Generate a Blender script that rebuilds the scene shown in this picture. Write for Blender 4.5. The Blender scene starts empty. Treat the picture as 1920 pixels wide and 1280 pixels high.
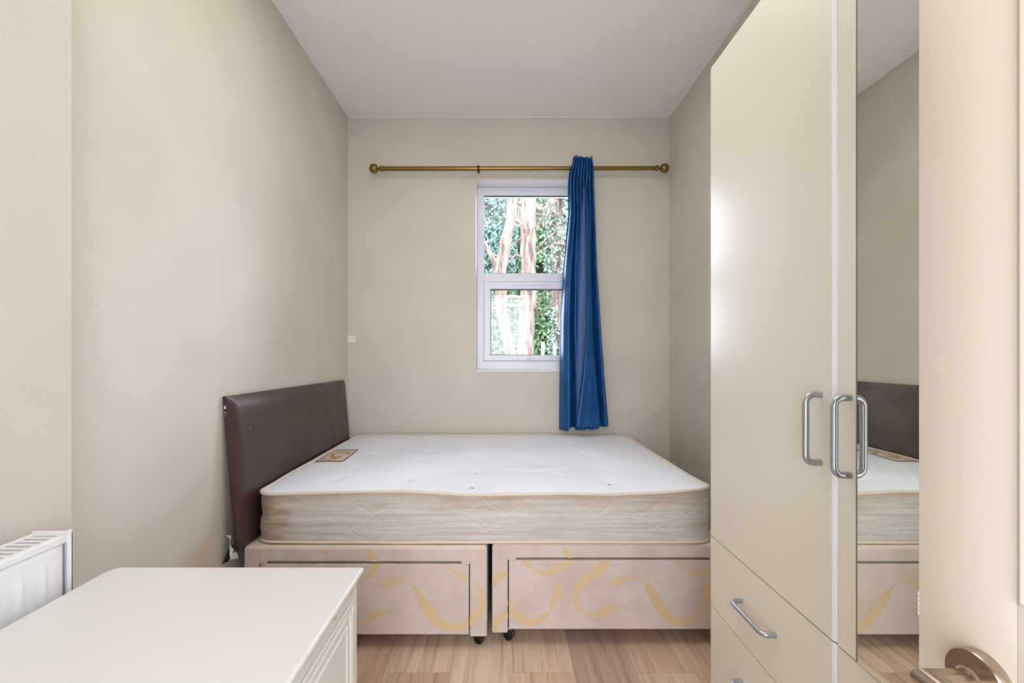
import bpy, bmesh, math, random
from mathutils import Vector, Matrix, noise
random.seed(7)
S = bpy.context.scene
COL = S.collection
PI = math.pi
F = 853.0          # focal length in pixels of the 1920 px wide frame
VX, VY = 942.0, 664.0
CH = 1.13          # camera height

# ---------------------------------------------------------------- camera
cd = bpy.data.cameras.new('camera'); cam = bpy.data.objects.new('camera', cd); COL.objects.link(cam)
cam.location = (0, 0, CH); cam.rotation_euler = (PI/2, 0, 0)
cd.sensor_width = 36; cd.sensor_fit = 'HORIZONTAL'; cd.lens = 36*F/1920
cd.shift_x = (960-VX)/1920; cd.shift_y = (VY-640)/1920
cd.clip_start = 0.02; cd.clip_end = 200
S.camera = cam
# ---------------------------------------------------------------- world, sun, fill lights, exposure
w = bpy.data.worlds.new('world'); S.world = w; w.use_nodes = True
bg = w.node_tree.nodes['Background']
bg.inputs[0].default_value = (0.80, 0.90, 1.08, 1); bg.inputs[1].default_value = 9.5
def lamp(name, kind, loc, rot, energy, color, sx=None, sy=None):
    l = bpy.data.lights.new(name, kind); o = bpy.data.objects.new(name, l); COL.objects.link(o)
    o.location = loc; o.rotation_euler = rot; l.energy = energy; l.color = color
    if kind == 'AREA':
        l.shape = 'RECTANGLE'; l.size = sx; l.size_y = sy
    return o
sun = lamp('sun', 'SUN', (0, 0, 10), (math.radians(48), 0, math.radians(-28)), 2.2, (1.0, 0.93, 0.84))
sun.data.angle = math.radians(1.0)
def aimed(name, p, q, e, color, sx, sy):
    o = lamp(name, 'AREA', p, (0, 0, 0), e, color, sx, sy)
    o.rotation_euler = (Vector(q)-Vector(p)).to_track_quat('-Z', 'Y').to_euler(); return o
# added area lights standing in for open sky above and beside the trees
aimed('sky_fill_high', (0.4, 5.0, 4.6), (0.2, 3.1, 1.65), 400, (0.94, 0.955, 1.06), 2.0, 1.4)
aimed('sky_fill_side', (2.1, 5.0, 3.4), (0.2, 3.1, 1.65), 230, (0.84, 0.92, 1.12), 1.6, 1.6)
# unseen area fills added under the ceiling, in the hall and in the doorway
aimed('ceiling_fill', (0.0, 1.38, 2.70), (0.0, 1.38, 0.0), 11.5, (0.97, 0.94, 0.91), 1.1, 1.1)
aimed('hall_fill', (0.02, -2.4, 1.6), (0.02, 1.0, 1.6), 52, (0.95, 0.945, 1.03), 1.6, 1.6)
lamp('doorway_fill', 'AREA', (0.02, -0.45, 1.25), (math.radians(116), 0, 0), 12.5, (0.86, 0.95, 1.13), 0.72, 1.7)
S.view_settings.view_transform = 'Standard'; S.view_settings.look = 'None'
S.view_settings.exposure = 0.32; S.view_settings.gamma = 1.0; S.view_settings.use_curve_mapping = False

# ---------------------------------------------------------------- helpers
ROOT = {}
def s2l(c):
    c = c/255.0
    return c/12.92 if c <= 0.04045 else ((c+0.055)/1.055)**2.4
def rgb(r, g, b): return (s2l(r), s2l(g), s2l(b), 1)
def P(px, py, d): return Vector(((px-VX)*d/F, d, CH-(py-VY)*d/F))
def mat(name, color, rough=0.5, metal=0.0, spec=0.5, sheen=0.0, coat=0.0):
    m = bpy.data.materials.new(name); m.use_nodes = True
    p = m.node_tree.nodes['Principled BSDF']
    p.inputs['Base Color'].default_value = color; p.inputs['Roughness'].default_value = rough
    p.inputs['Metallic'].default_value = metal; p.inputs['Specular IOR Level'].default_value = spec
    p.inputs['Sheen Weight'].default_value = sheen; p.inputs['Coat Weight'].default_value = coat
    return m
class NT:
    def __init__(s, m): s.t = m.node_tree; s.p = s.t.nodes['Principled BSDF']
    def n(s, ty, **kw):
        nd = s.t.nodes.new(ty)
        for k, v in kw.items(): setattr(nd, k, v)
        return nd
    def l(s, a, b): s.t.links.new(a, b)
    def math(s, op, a, b=None, clamp=False):
        nd = s.n('ShaderNodeMath', operation=op); nd.use_clamp = clamp
        for i, v in enumerate((a, b)):
            if v is None: continue
            if isinstance(v, (int, float)): nd.inputs[i].default_value = v
            else: s.l(v, nd.inputs[i])
        return nd.outputs[0]
    def noise(s, scale, detail=3, vec=None, rough=0.5):
        nd = s.n('ShaderNodeTexNoise'); nd.inputs['Scale'].default_value = scale
        nd.inputs['Detail'].default_value = detail; nd.inputs['Roughness'].default_value = rough
        if vec is not None: s.l(vec, nd.inputs['Vector'])
        return nd.outputs['Fac']
    def co(s, kind='Object'): return s.n('ShaderNodeTexCoord').outputs[kind]
    def map(s, vec, scale=(1, 1, 1), loc=(0, 0, 0)):
        nd = s.n('ShaderNodeMapping'); nd.inputs['Scale'].default_value = scale; nd.inputs['Location'].default_value = loc
        s.l(vec, nd.inputs[0]); return nd.outputs[0]
    def ramp(s, fac, stops):
        nd = s.n('ShaderNodeValToRGB'); cr = nd.color_ramp
        while len(cr.elements) < len(stops): cr.elements.new(0.5)
        for e, (p, c) in zip(cr.elements, stops): e.position = p; e.color = c
        s.l(fac, nd.inputs[0]); return nd.outputs[0]
    def mix(s, fac, a, b, blend='MIX'):
        nd = s.n('ShaderNodeMix', data_type='RGBA', blend_type=blend)
        for i, v in ((0, fac), (6, a), (7, b)):
            if isinstance(v, (int, float)): nd.inputs[i].default_value = v
            elif isinstance(v, tuple): nd.inputs[i].default_value = v
            else: s.l(v, nd.inputs[i])
        return nd.outputs[2]
    def bump(s, h, strength=0.3, dist=0.002):
        nd = s.n('ShaderNodeBump'); nd.inputs['Strength'].default_value = strength; nd.inputs['Distance'].default_value = dist
        s.l(h, nd.inputs['Height']); s.l(nd.outputs[0], s.p.inputs['Normal'])
    def base(s, c): s.l(c, s.p.inputs['Base Color'])

def painted(name, color, rough, mott=0.04, bs=260, bstr=0.15):
    m = mat(name, color, rough); k = NT(m); c = k.co()
    a = k.noise(3.0, 4, c)
    d = tuple(x*(1-mott*2) for x in color[:3])+(1,)
    k.base(k.ramp(a, [(0.3, d), (0.7, color)]))
    k.bump(k.noise(bs, 2, c), bstr, 0.0006)
    return m
WALLC = rgb(218, 211, 197)
M = {}
M['wall'] = painted('wall_paint', WALLC, 0.75)
M['ceil'] = painted('ceiling_paint', rgb(248, 244, 243), 0.85, 0.015)
M['reveal'] = painted('white_reveal_paint', rgb(240, 238, 238), 0.5, 0.01)
M['upvc'] = mat('white_window_plastic', rgb(233, 234, 242), 0.3)
M['gasket'] = mat('gasket', rgb(70, 70, 76), 0.6)
M['brass'] = mat('antique_brass', rgb(140, 116, 68), 0.3, 0.95)
M['brassd'] = mat('dark_brass', rgb(92, 70, 38), 0.35, 0.9)
M['ward'] = painted('cream_laminate', rgb(226, 219, 204), 0.33, 0.008, 500, 0.04)
M['wardside'] = mat('cream_board', rgb(214, 208, 194), 0.5)
M['near_edge'] = mat('white_near_edge', rgb(246, 246, 248), 0.2)
M['dark'] = mat('dark_gap', rgb(60, 52, 46), 0.8)
M['alu'] = mat('satin_aluminium', rgb(176, 179, 184), 0.32, 0.85)
M['steel'] = mat('brushed_steel', rgb(186, 168, 152), 0.24, 1.0)
M['door'] = painted('cream_gloss_paint', rgb(217, 206, 190), 0.42, 0.015, 30, 0.08)
M['rad'] = mat('white_radiator_enamel', rgb(238, 238, 238), 0.35)
M['chest'] = painted('ivory_paint', rgb(230, 229, 224), 0.35, 0.01, 200, 0.05)
M['wood'] = mat('bare_wood', rgb(204, 178, 152), 0.7)
M['tuft'] = mat('tuft_yarn', rgb(112, 104, 98), 0.8)
M['pipe'] = mat('cream_piping', rgb(222, 207, 190), 0.7, sheen=0.2)
M['blackp'] = mat('black_plastic', rgb(22, 22, 24), 0.35)
M['tan'] = mat('tan_ribbon_print', rgb(220, 194, 154), 0.7)
M['plastic'] = mat('clear_plastic_film', rgb(225, 225, 228), 0.25)
M['white'] = mat('white_plastic', rgb(232, 228, 220), 0.4)
M['skirt'] = mat('skirting_paint', rgb(235, 232, 226), 0.4)

def divan_mat(name):
    m = mat(name, rgb(220, 208, 200), 0.75, sheen=0.1); k = NT(m); c = k.co()
    a = k.noise(9, 5, c, 0.6)
    k.base(k.ramp(a, [(0.3, rgb(204, 189, 175)), (0.62, rgb(217, 205, 197))]))
    k.bump(k.noise(900, 2, c), 0.25, 0.0006)
    return m
M['divan'] = divan_mat('divan_cloth')

# floor: laminate boards running towards the window
def floor_mat():
    m = mat('laminate_floor', rgb(190, 160, 135), 0.42); k = NT(m)
    c = k.co(); sep = k.n('ShaderNodeSeparateXYZ'); k.l(c, sep.inputs[0])
    W, L = 0.219, 1.25
    u = k.math('DIVIDE', k.math('SUBTRACT', sep.outputs[0], 0.036-W*40), W)
    row = k.math('FLOOR', u)
    wn = k.n('ShaderNodeTexWhiteNoise', noise_dimensions='1D'); k.l(row, wn.inputs['W'])
    off = k.math('MULTIPLY', k.math('MODULO', row, 2), 0.0)
    v = k.math('DIVIDE', k.math('ADD', k.math('SUBTRACT', sep.outputs[1], 1.615-L*8), k.math('MULTIPLY', k.math('FLOOR', k.math('MULTIPLY', k.math('FRACT', k.math('MULTIPLY', k.math('ADD', row, 0), 0.5)), 2)), 0.0)), L)
    # every other row is shifted by half a board
    v = k.math('ADD', v, k.math('MULTIPLY', k.math('GREATER_THAN', k.math('FRACT', k.math('MULTIPLY', row, 0.5)), 0.25), 0.5))
    brd = k.math('FLOOR', v)
    cmb = k.n('ShaderNodeCombineXYZ'); k.l(row, cmb.inputs[0]); k.l(brd, cmb.inputs[1])
    w2 = k.n('ShaderNodeTexWhiteNoise', noise_dimensions='2D'); k.l(cmb.outputs[0], w2.inputs['Vector'])
    tone = w2.outputs['Value']
    base = k.ramp(tone, [(0.0, rgb(184, 160, 144)), (0.3, rgb(196, 166, 146)), (0.6, rgb(208, 178, 154)), (1.0, rgb(220, 198, 176))])
    # grain
    addv = k.n('ShaderNodeVectorMath', operation='ADD'); sc = k.n('ShaderNodeVectorMath', operation='SCALE')
    k.l(w2.outputs['Color'], sc.inputs[0]); sc.inputs['Scale'].default_value = 7.0
    k.l(c, addv.inputs[0]); k.l(sc.outputs[0], addv.inputs[1])
    g1 = k.noise(1.0, 6, k.map(addv.outputs[0], (38, 1.6, 1)), 0.62)
    g2 = k.noise(1.0, 4, k.map(addv.outputs[0], (160, 4, 1)), 0.6)
    g = k.ramp(g1, [(0.32, (0.66, 0.60, 0.56, 1)), (0.5, (0.96, 0.95, 0.94, 1)), (0.72, (1.12, 1.1, 1.08, 1))])
    col = k.mix(0.85, base, g, 'MULTIPLY')
    gg = k.ramp(g2, [(0.35, (0.84, 0.82, 0.8, 1)), (0.6, (1.05, 1.05, 1.05, 1))])
    col = k.mix(0.6, col, gg, 'MULTIPLY')
    fu = k.math('FRACT', u); fv = k.math('FRACT', v)
    e1 = k.math('LESS_THAN', fu, 0.010); e2 = k.math('LESS_THAN', fv, 0.0018)
    e = k.math('MAXIMUM', e1, e2)
    col = k.mix(k.math('MULTIPLY', e, 0.35), col, rgb(110, 84, 66))
    k.base(col); k.bump(g2, 0.12, 0.0005)
    return m
M['floor'] = floor_mat()

def obj(name, bm, mats, parent=None, smooth=False, label=None):
    if not isinstance(mats, (list, tuple)): mats = [mats]
    me = bpy.data.meshes.new(name)
    off = ROOT.get(parent.name) if parent else None
    if off is not None: bmesh.ops.translate(bm, verts=bm.verts, vec=-off)
    bmesh.ops.recalc_face_normals(bm, faces=bm.faces)
    if smooth:
        for f in bm.faces: f.smooth = True
        if smooth == 'auto':
            for e in bm.edges:
                if len(e.link_faces) == 2 and e.calc_face_angle(0) > 0.6: e.smooth = False
    bm.to_mesh(me); bm.free()
    for m in mats: me.materials.append(m)
    o = bpy.data.objects.new(name, me); COL.objects.link(o)
    if parent: o.parent = parent; ROOT[o.name] = off
    if label: o['label'] = label
    return o
def thing(name, label, cat, loc, group=None):
    o = bpy.data.objects.new(name, None); COL.objects.link(o); o.location = loc
    o.empty_display_size = 0.1
    o['label'] = label; o['category'] = cat
    if group: o['group'] = group
    ROOT[o.name] = Vector(loc)
    return o
def tag(o, label, cat, group=None):
    o['label'] = label; o['category'] = cat
    if group: o['group'] = group
    return o
def struct(name, bm, m, parent=None, smooth=False):
    o = obj(name, bm, m, parent, smooth)
    if parent is None: o['kind'] = 'structure'
    return o
def B(): return bmesh.new()
def box(bm, x0, x1, y0, y1, z0, z1, bev=0, seg=2, mi=0):
    r = bmesh.ops.create_cube(bm, size=1)
    vs = r['verts']
    for v in vs:
        v.co = Vector(((x0+x1)/2+v.co.x*(x1-x0), (y0+y1)/2+v.co.y*(y1-y0), (z0+z1)/2+v.co.z*(z1-z0)))
    fs = set(f for v in vs for f in v.link_faces)
    for f in fs: f.material_index = mi
    if bev:
        es = list(set(e for v in vs for e in v.link_edges))
        r2 = bmesh.ops.bevel(bm, geom=es, offset=bev, segments=seg, affect='EDGES', profile=0.5)
        for f in r2['faces']: f.material_index = mi
def tube(bm, pts, rad, n=10, cap=True, mi=0, closed=False):
    pts = [Vector(p) for p in pts]; N = len(pts)
    rings = []; prev = None
    for i, p in enumerate(pts):
        if closed: t = (pts[(i+1) % N]-pts[i-1]).normalized()
        else: t = (pts[min(i+1, N-1)]-pts[max(i-1, 0)]).normalized()
        if prev is None:
            a = Vector((0, 0, 1)) if abs(t.z) < 0.9 else Vector((1, 0, 0))
            u = t.cross(a).normalized()
        else: u = (prev-t*prev.dot(t)).normalized()
        prev = u; v = t.cross(u)
        r = rad[i] if isinstance(rad, (list, tuple)) else rad
        rings.append([bm.verts.new(p+u*(r*math.cos(2*PI*k/n))+v*(r*math.sin(2*PI*k/n))) for k in range(n)])
    M_ = N if closed else N-1
    for i in range(M_):
        a, b = rings[i], rings[(i+1) % N]
        for k in range(n):
            f = bm.faces.new((a[k], a[(k+1) % n], b[(k+1) % n], b[k])); f.material_index = mi
    if cap and not closed:
        bm.faces.new(rings[0]).material_index = mi; bm.faces.new(rings[-1][::-1]).material_index = mi
    return rings
def lathe(bm, prof, origin, axis, n=32, mi=0):
    axis = Vector(axis).normalized(); a = Vector((0, 0, 1)) if abs(axis.z) < 0.9 else Vector((1, 0, 0))
    u = axis.cross(a).normalized(); v = axis.cross(u); o = Vector(origin)
    rings = []
    for (r, h) in prof:
        if r < 1e-6: rings.append([bm.verts.new(o+axis*h)])
        else: rings.append([bm.verts.new(o+axis*h+u*r*math.cos(2*PI*k/n)+v*r*math.sin(2*PI*k/n)) for k in range(n)])
    for a_, b_ in zip(rings, rings[1:]):
        if len(a_) == 1 and len(b_) == 1: continue
        for k in range(n):
            k2 = (k+1) % n
            if len(a_) == 1: vs = (a_[0], b_[k2], b_[k])
            elif len(b_) == 1: vs = (a_[k], a_[k2], b_[0])
            else: vs = (a_[k], a_[k2], b_[k2], b_[k])
            bm.faces.new(vs).material_index = mi
def catmull(pts, sub=6):
    out = []; n = len(pts)
    for i in range(n-1):
        p0, p1, p2, p3 = pts[max(i-1, 0)], pts[i], pts[i+1], pts[min(i+2, n-1)]
        for s in range(sub):
            t = s/sub
            out.append(tuple(0.5*((2*b)+(-a+c)*t+(2*a-5*b+4*c-d)*t*t+(-a+3*b-3*c+d)*t**3) for a, b, c, d in zip(p0, p1, p2, p3)))
    out.append(tuple(pts[-1])); return out
def interp(tab, x):
    if x <= tab[0][0]: return tab[0][1]
    for (a, fa), (b, fb) in zip(tab, tab[1:]):
        if x <= b:
            t = (x-a)/(b-a); t = t*t*(3-2*t) if len(tab) > 2 else t
            return fa+(fb-fa)*t
    return tab[-1][1]

# ---------------------------------------------------------------- room shell
XL, XR, YB, ZC = -1.047, 1.132, 3.08, 2.737
XJ, YJ = -0.95, 1.003            # the near stretch of the left wall stands out
YF = -0.36                       # wall with the doorway, behind the camera
WX0, WX1, WZ0, WZ1 = -0.18, 0.573, 1.025, 2.311   # window opening
bm = B(); box(bm, XL-0.12, XR+0.12, -2.6, YB+0.3, -0.12, 0.0); struct('floor', bm, M['floor'])
bm = B(); box(bm, XL-0.12, XR+0.12, -2.6, YB+0.3, ZC, ZC+0.15); struct('ceiling', bm, M['ceil'])
bm = B(); box(bm, XL-0.12, XL, YJ, YB+0.3, 0, ZC); box(bm, XL-0.12, XJ, -2.6, YJ, 0, ZC); struct('wall_left', bm, M['wall'])
bm = B(); box(bm, XR, XR+0.12, -2.6, YB+0.3, 0, ZC); struct('wall_right', bm, M['wall'])
bm = B()
box(bm, XL, WX0, YB, YB+0.3, 0, ZC); box(bm, WX1, XR, YB, YB+0.3, 0, ZC)
box(bm, WX0, WX1, YB, YB+0.3, 0, WZ0-0.012); box(bm, WX0, WX1, YB, YB+0.3, WZ1, ZC)
struct('wall_back', bm, M['wall'])
bm = B(); DX0, DX1, DZ = -0.36, 0.42, 2.03
box(bm, XJ, DX0-0.03, YF-0.1, YF, 0, ZC); box(bm, DX1+0.03, XR, YF-0.1, YF, 0, ZC); box(bm, DX0-0.03, DX1+0.03, YF-0.1, YF, DZ+0.03, ZC)
struct('wall_front', bm, M['wall'])
bm = B(); box(bm, XL-0.12, XR+0.12, -2.7, -2.6, 0, ZC); struct('wall_hall', bm, M['wall'])
bm = B(); box(bm, DX0-0.03, DX0, YF-0.1, YF, 0, DZ+0.03); box(bm, DX1, DX1+0.03, YF-0.1, YF, 0, DZ+0.03); box(bm, DX0, DX1, YF-0.1, YF, DZ, DZ+0.03)
struct('trim_1', bm, M['skirt'])
# uneven caulk seam where the ceiling meets the back wall
bm = B(); pts = []; rr = []
for i in range(120):
    x = XL+0.004+(XR-XL-0.008)*i/119
    pts.append((x, YB-0.0005, ZC-0.001+0.003*noise.noise(Vector((x*3, 0, 1))))); rr.append(0.0022+0.0022*abs(noise.noise(Vector((x*9, 4, 1)))))
tube(bm, pts, rr, 6); struct('trim_2', bm, M['ceil'], smooth=True)
bm = B(); pts = []; rr = []
for i in range(120):
    y = 1.0+(YB-1.006)*i/119
    pts.append((XR-0.0008, y, ZC-0.001+0.004*noise.noise(Vector((y*3, 0, 1))))); rr.append(0.0025+0.0025*abs(noise.noise(Vector((y*7, 4, 1)))))
tube(bm, pts, rr, 6); struct('trim_3', bm, M['ceil'], smooth=True)
for nm, a in (('baseboard_left', (XL, XL+0.015, YJ, YB, 0, 0.1)), ('baseboard_right', (XR-0.015, XR, 1.3, YB, 0, 0.1)), ('baseboard_back', (XL+0.015, XR-0.015, YB-0.015, YB, 0, 0.1))):
    bm = B(); box(bm, *a, bev=0.004); struct(nm, bm, M['skirt'])

# ---------------------------------------------------------------- window
D2 = 3.22
def rect_frame(bm, x0, x1, z0, z1, wl, wr, wb, wt, y0, y1, bev=0.004, mi=0):
    # mitred frame ring with bevelled inner lip
    o = [(x0, z0), (x1, z0), (x1, z1), (x0, z1)]; i = [(x0+wl, z0+wb), (x1-wr, z0+wb), (x1-wr, z1-wt), (x0+wl, z1-wt)]
    def ins(r, d): return [(r[0][0]+d, r[0][1]+d), (r[1][0]-d, r[1][1]+d), (r[2][0]-d, r[2][1]-d), (r[3][0]+d, r[3][1]-d)]
    loops = [(o, y1), (o, y0+bev*0.5), (ins(o, bev*0.5), y0), (ins(i, -bev*1.6), y0), (ins(i, -bev*0.5), y0+bev), (i, y0+bev*3), (i, y1)]
    vs = [[bm.verts.new((x, y, z)) for x, z in L] for L, y in loops]
    vs.append(vs[0])
    for a, b in zip(vs, vs[1:]):
        for k in range(4):
            bm.faces.new((a[k], a[(k+1) % 4], b[(k+1) % 4], b[k])).material_index = mi
bm = B()
q = 0.0012
rect_frame(bm, WX0+q, WX1-q, WZ0, WZ1-q, 0.050, 0.050, 0.060, 0.055, D2, D2+0.06)
zt1 = P(0, 512, D2).z; zt0 = P(0, 528, D2).z          # transom
box(bm, WX0+0.048, WX1-0.048, D2+0.0005, D2+0.058, zt0, zt1, 0.004)
win = struct('window_1', bm, M['upvc'])
bm = B()
SX0, SX1 = WX0+0.0505, WX1-0.0505; SZ0, SZ1 = WZ0+0.0605, zt0-0.001
rect_frame(bm, SX0, SX1, SZ0, SZ1, 0.046, 0.046, 0.04, 0.052, D2+0.006-0.008, D2+0.05)
obj('opening_sash', bm, M['upvc'], win)
bm = B(); gy = D2+0.03
for (a, b, c, d) in ((WX0+0.05, WX1-0.05, zt1, WZ1-0.055), (SX0+0.046, SX1-0.046, SZ0+0.04, SZ1-0.052)):
    for (x0, x1, z0, z1) in ((a, b, d-0.005, d-0.0004), (a, b, c+0.0004, c+0.003), (a+0.0002, a+0.003, c, d), (b-0.003, b-0.0002, c, d)):
        box(bm, x0, x1, D2+0.012, D2+0.03, z0, z1)
obj('gasket', bm, M['gasket'], win)
gm = bpy.data.materials.new('window_glass'); gm.use_nodes = True; t = gm.node_tree; t.nodes.clear()
out = t.nodes.new('ShaderNodeOutputMaterial'); mx = t.nodes.new('ShaderNodeMixShader'); tr = t.nodes.new('ShaderNodeBsdfTransparent')
gl = t.nodes.new('ShaderNodeBsdfGlossy'); gl.inputs['Roughness'].default_value = 0.02; fr = t.nodes.new('ShaderNodeFresnel'); fr.inputs[0].default_value = 1.4
t.links.new(fr.outputs[0], mx.inputs[0]); t.links.new(tr.outputs[0], mx.inputs[1]); t.links.new(gl.outputs[0], mx.inputs[2]); t.links.new(mx.outputs[0], out.inputs[0])
bm = B(); box(bm, WX0+0.051, WX1-0.051, D2+0.031, D2+0.035, zt1, WZ1-0.056); obj('glass_pane', bm, gm, win)
bm = B(); box(bm, SX0+0.047, SX1-0.047, D2+0.031, D2+0.035, SZ0+0.041, SZ1-0.053); obj('glass_pane', bm, gm, win)
bm = B(); a = P(958, 529, D2); b_ = P(1032, 534, D2)
box(bm, a.x, b_.x, D2-0.010, D2+0.002, b_.z-0.002, a.z, 0.002); obj('trickle_vent', bm, M['upvc'], win)
bm = B(); a = P(987, 671, D2); b_ = P(1002, 677, D2)
box(bm, a.x, b_.x, D2-0.014, D2, b_.z, a.z, 0.002); tube(bm, [(a.x+0.03, D2-0.012, a.z-0.008), (a.x+0.034, D2-0.03, a.z-0.008), (a.x+0.006, D2-0.034, a.z-0.011)], 0.005, 8)
h = obj('latch_handle', bm, M['white'], win)
bm = B(); box(bm, WX0+0.001, WX1-0.001, YB-0.004, D2-0.0005, WZ0-0.012, WZ0-0.0005, 0.002); obj('window_sill', bm, M['reveal'], win)
bm = B(); e = 0.0011
box(bm, WX0+0.00005, WX0+e, YB+0.001, D2, WZ0, WZ1); box(bm, WX1-e, WX1-0.00005, YB+0.001, D2, WZ0, WZ1); box(bm, WX0+e, WX1-e, YB+0.001, D2, WZ1-e, WZ1-0.00005)
obj('reveal_lining', bm, M['reveal'], win)

# ---------------------------------------------------------------- curtain rod
RY = 3.0; RZ = P(0, 316, RY).z; rx0 = P(716, 0, RY).x; rx1 = P(1231, 0, RY).x; xm = P(897, 0, RY).x
rod = thing('curtain_rod', 'antique brass curtain rod with ball ends above the window', 'curtain rod', (0.1, YB, RZ))
bm = B(); tube(bm, [(rx0, RY, RZ), (xm, RY, RZ)], 0.0142, 20); tube(bm, [(xm, RY, RZ+0.001), (rx1, RY, RZ+0.003)], 0.0128, 20)
obj('pole', bm, M['brass'], rod, 'auto')
for s, x in ((-1, rx0), (1, rx1)):
    bm = B(); zz = RZ+(0.003 if s > 0 else 0)
    prof = [(0, -0.006), (0.018, -0.006), (0.019, 0.0), (0.018, 0.006), (0.014, 0.009), (0.0145, 0.014), (0.0095, 0.018), (0.0085, 0.022)]
    for i in range(1, 15):
        a = PI*i/15+0.12
        if a > PI: break
        prof.append((0.0305*math.sin(a), 0.0525-0.0305*math.cos(a)))
    prof.append((0, 0.083))
    lathe(bm, prof, (x, RY, zz), (s, 0, 0), 28)
    # fine seam round the ball
    obj('ball_finial', bm, M['brass'], rod, True)
for x in (xm, rx1-0.12, rx0+0.03):
    bm = B()
    if x == xm:
        lathe(bm, [(0.0135, -0.009), (0.0205, -0.008), (0.0205, -0.001), (0.0165, 0.001), (0.019, 0.003), (0.019, 0.008), (0.0125, 0.009)], (x, RY, RZ), (1, 0, 0), 20)
        lathe(bm, [(0, 0), (0.006, 0), (0.006, 0.012), (0.004, 0.014), (0, 0.014)], (x+0.004, RY, RZ-0.017), (0, 0, -1), 12)
    tube(bm, [(x, YB-0.003, RZ+0.032), (x, RY+0.010, RZ+0.004)], 0.006, 10)
    lathe(bm, [(0, 0), (0.012, 0), (0.012, 0.004), (0.006, 0.007)], (x, YB, RZ+0.032), (0, -1, 0), 18)
    obj('bracket', bm, M['brassd'], rod, 'auto')

# ---------------------------------------------------------------- curtain
cm = mat('blue_satin_cloth', rgb(0, 58, 112), 0.36, spec=0.45, sheen=0.05); k = NT(cm); k.p.inputs['Sheen Tint'].default_value = (0.35, 0.5, 0.9, 1)
c = k.co(); n1 = k.noise(14, 5, k.map(c, (1, 1, 0.5)), 0.6)
k.base(k.ramp(n1, [(0.3, rgb(0, 60, 114)), (0.7, rgb(6, 86, 150))])); k.bump(k.noise(60, 4, k.map(c, (1, 1, 0.45))), 0.35, 0.003)
lm = mat('slate_blue_lining', rgb(64, 92, 146), 0.5, spec=0.4, sheen=0.15); k = NT(lm); k.bump(k.noise(45, 4, k.co()), 0.4, 0.003)
LT = [(294, 1074), (308, 1073), (322, 1067), (345, 1065), (400, 1066), (500, 1057), (600, 1052), (700, 1051), (806, 1050)]
RT = [(294, 1109), (320, 1112), (400, 1115), (500, 1118), (600, 1124), (700, 1131), (806, 1140)]
CY = 2.985
def lin(tab, x):
    if x <= tab[0][0]: return tab[0][1]
    for (a, fa), (b, fb) in zip(tab, tab[1:]):
        if x <= b: return fa+(fb-fa)*(x-a)/(b-a)
    return tab[-1][1]
def cur_pt(u, v, dy=0):
    bot = 806
    if u > 0.16: bot = 800+4*math.sin((u-0.16)*4.2) if u < 0.34 else 805-8*max(0, (u-0.6)/0.4)**1.5
    top = 295+2.0*math.sin(u*55)
    py = top+(bot-top)*v
    L, R = lin(LT, py), lin(RT, py)
    t = min(1, max(0, (py-330)/260))
    fold_top = math.sin(2*PI*8*u)
    ph = 0.8+0.5*math.sin(v*2.0)
    fold_mid = 0.75*math.sin(2*PI*3.6*u+ph)+0.35*math.sin(2*PI*6.7*u+1.7+v)
    y = 0.013*(1-t)*fold_top+(0.013+0.021*t)*(abs(fold_mid)**0.8*(1 if fold_mid > 0 else -1))*(0.4+0.6*t)
    # leading edge fold in front of the rest
    if u < 0.22: y -= 0.018*t*math.sin(PI*u/0.22)
    x = u+0.018*t*math.sin(2*PI*3.6*u+ph+1.4)*math.sin(PI*u)
    if py < 340: y -= 0.018*math.exp(-((py-318)/14)**2)+0.004
    y += 0.004*noise.noise(Vector((u*6, v*14, 0)))
    return P(L+(R-L)*x, py, CY)+Vector((0, y+dy, 0))
def sheet(bm, fn, nu, nv):
    g = [[bm.verts.new(fn(i/nu, j/nv)) for i in range(nu+1)] for j in range(nv+1)]
    for j in range(nv):
        for i in range(nu): bm.faces.new((g[j][i], g[j][i+1], g[j+1][i+1], g[j+1][i]))
cur = thing('curtain', 'single blue satin curtain gathered over the right side of the window', 'curtain', (0.5, CY, 0.6))
bm = B(); sheet(bm, cur_pt, 150, 150)
o = obj('curtain_cloth', bm, cm, cur, True)
md = o.modifiers.new('s', 'SOLIDIFY'); md.thickness = 0.0025; md.offset = 1
def lin_pt(u, v):
    py = 352+(768-352)*v
    Lc = lin([(352, 1095), (400, 1091), (500, 1088), (600, 1083), (700, 1082), (768, 1082)], py); Rc = lin([(352, 1097), (400, 1099), (500, 1101), (620, 1100), (680, 1096), (768, 1084)], py)
    pt = P(Lc+(Rc-Lc)*u, py, CY-0.060)
    pt.y += 0.010*(2*u-1)**2+0.003*noise.noise(Vector((u*3, v*22, 5)))
    return pt
bm = B(); sheet(bm, lin_pt, 10, 90)
o = obj('turned_lining', bm, lm, cur, True, 'paler slate blue turned edge of the curtain')
md = o.modifiers.new('s', 'SOLIDIFY'); md.thickness = 0.0015
# long narrow flap with stitched hem to the right of the lining
def flap_pt(u, v):
    py = 340+(801-340)*v
    Lc = lin([(340, 1096), (400, 1099), (500, 1101), (620, 1100), (700, 1094), (745, 1088), (801, 1080)], py)
    Rc = lin([(340, 1101), (400, 1107), (500, 1110), (620, 1112), (700, 1118), (801, 1128)], py)
    pt = P(Lc+(Rc-Lc)*u, py+1*math.sin(u*5), CY-0.058)
    pt.y += 0.026*u**1.5+0.004*noise.noise(Vector((u*4, v*12, 9)))-0.004*math.exp(-((u-0.12)/0.1)**2)
    return pt
bm = B(); sheet(bm, flap_pt, 24, 90)
o = obj('front_flap', bm, cm, cur, True); md = o.modifiers.new('s', 'SOLIDIFY'); md.thickness = 0.002

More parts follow.
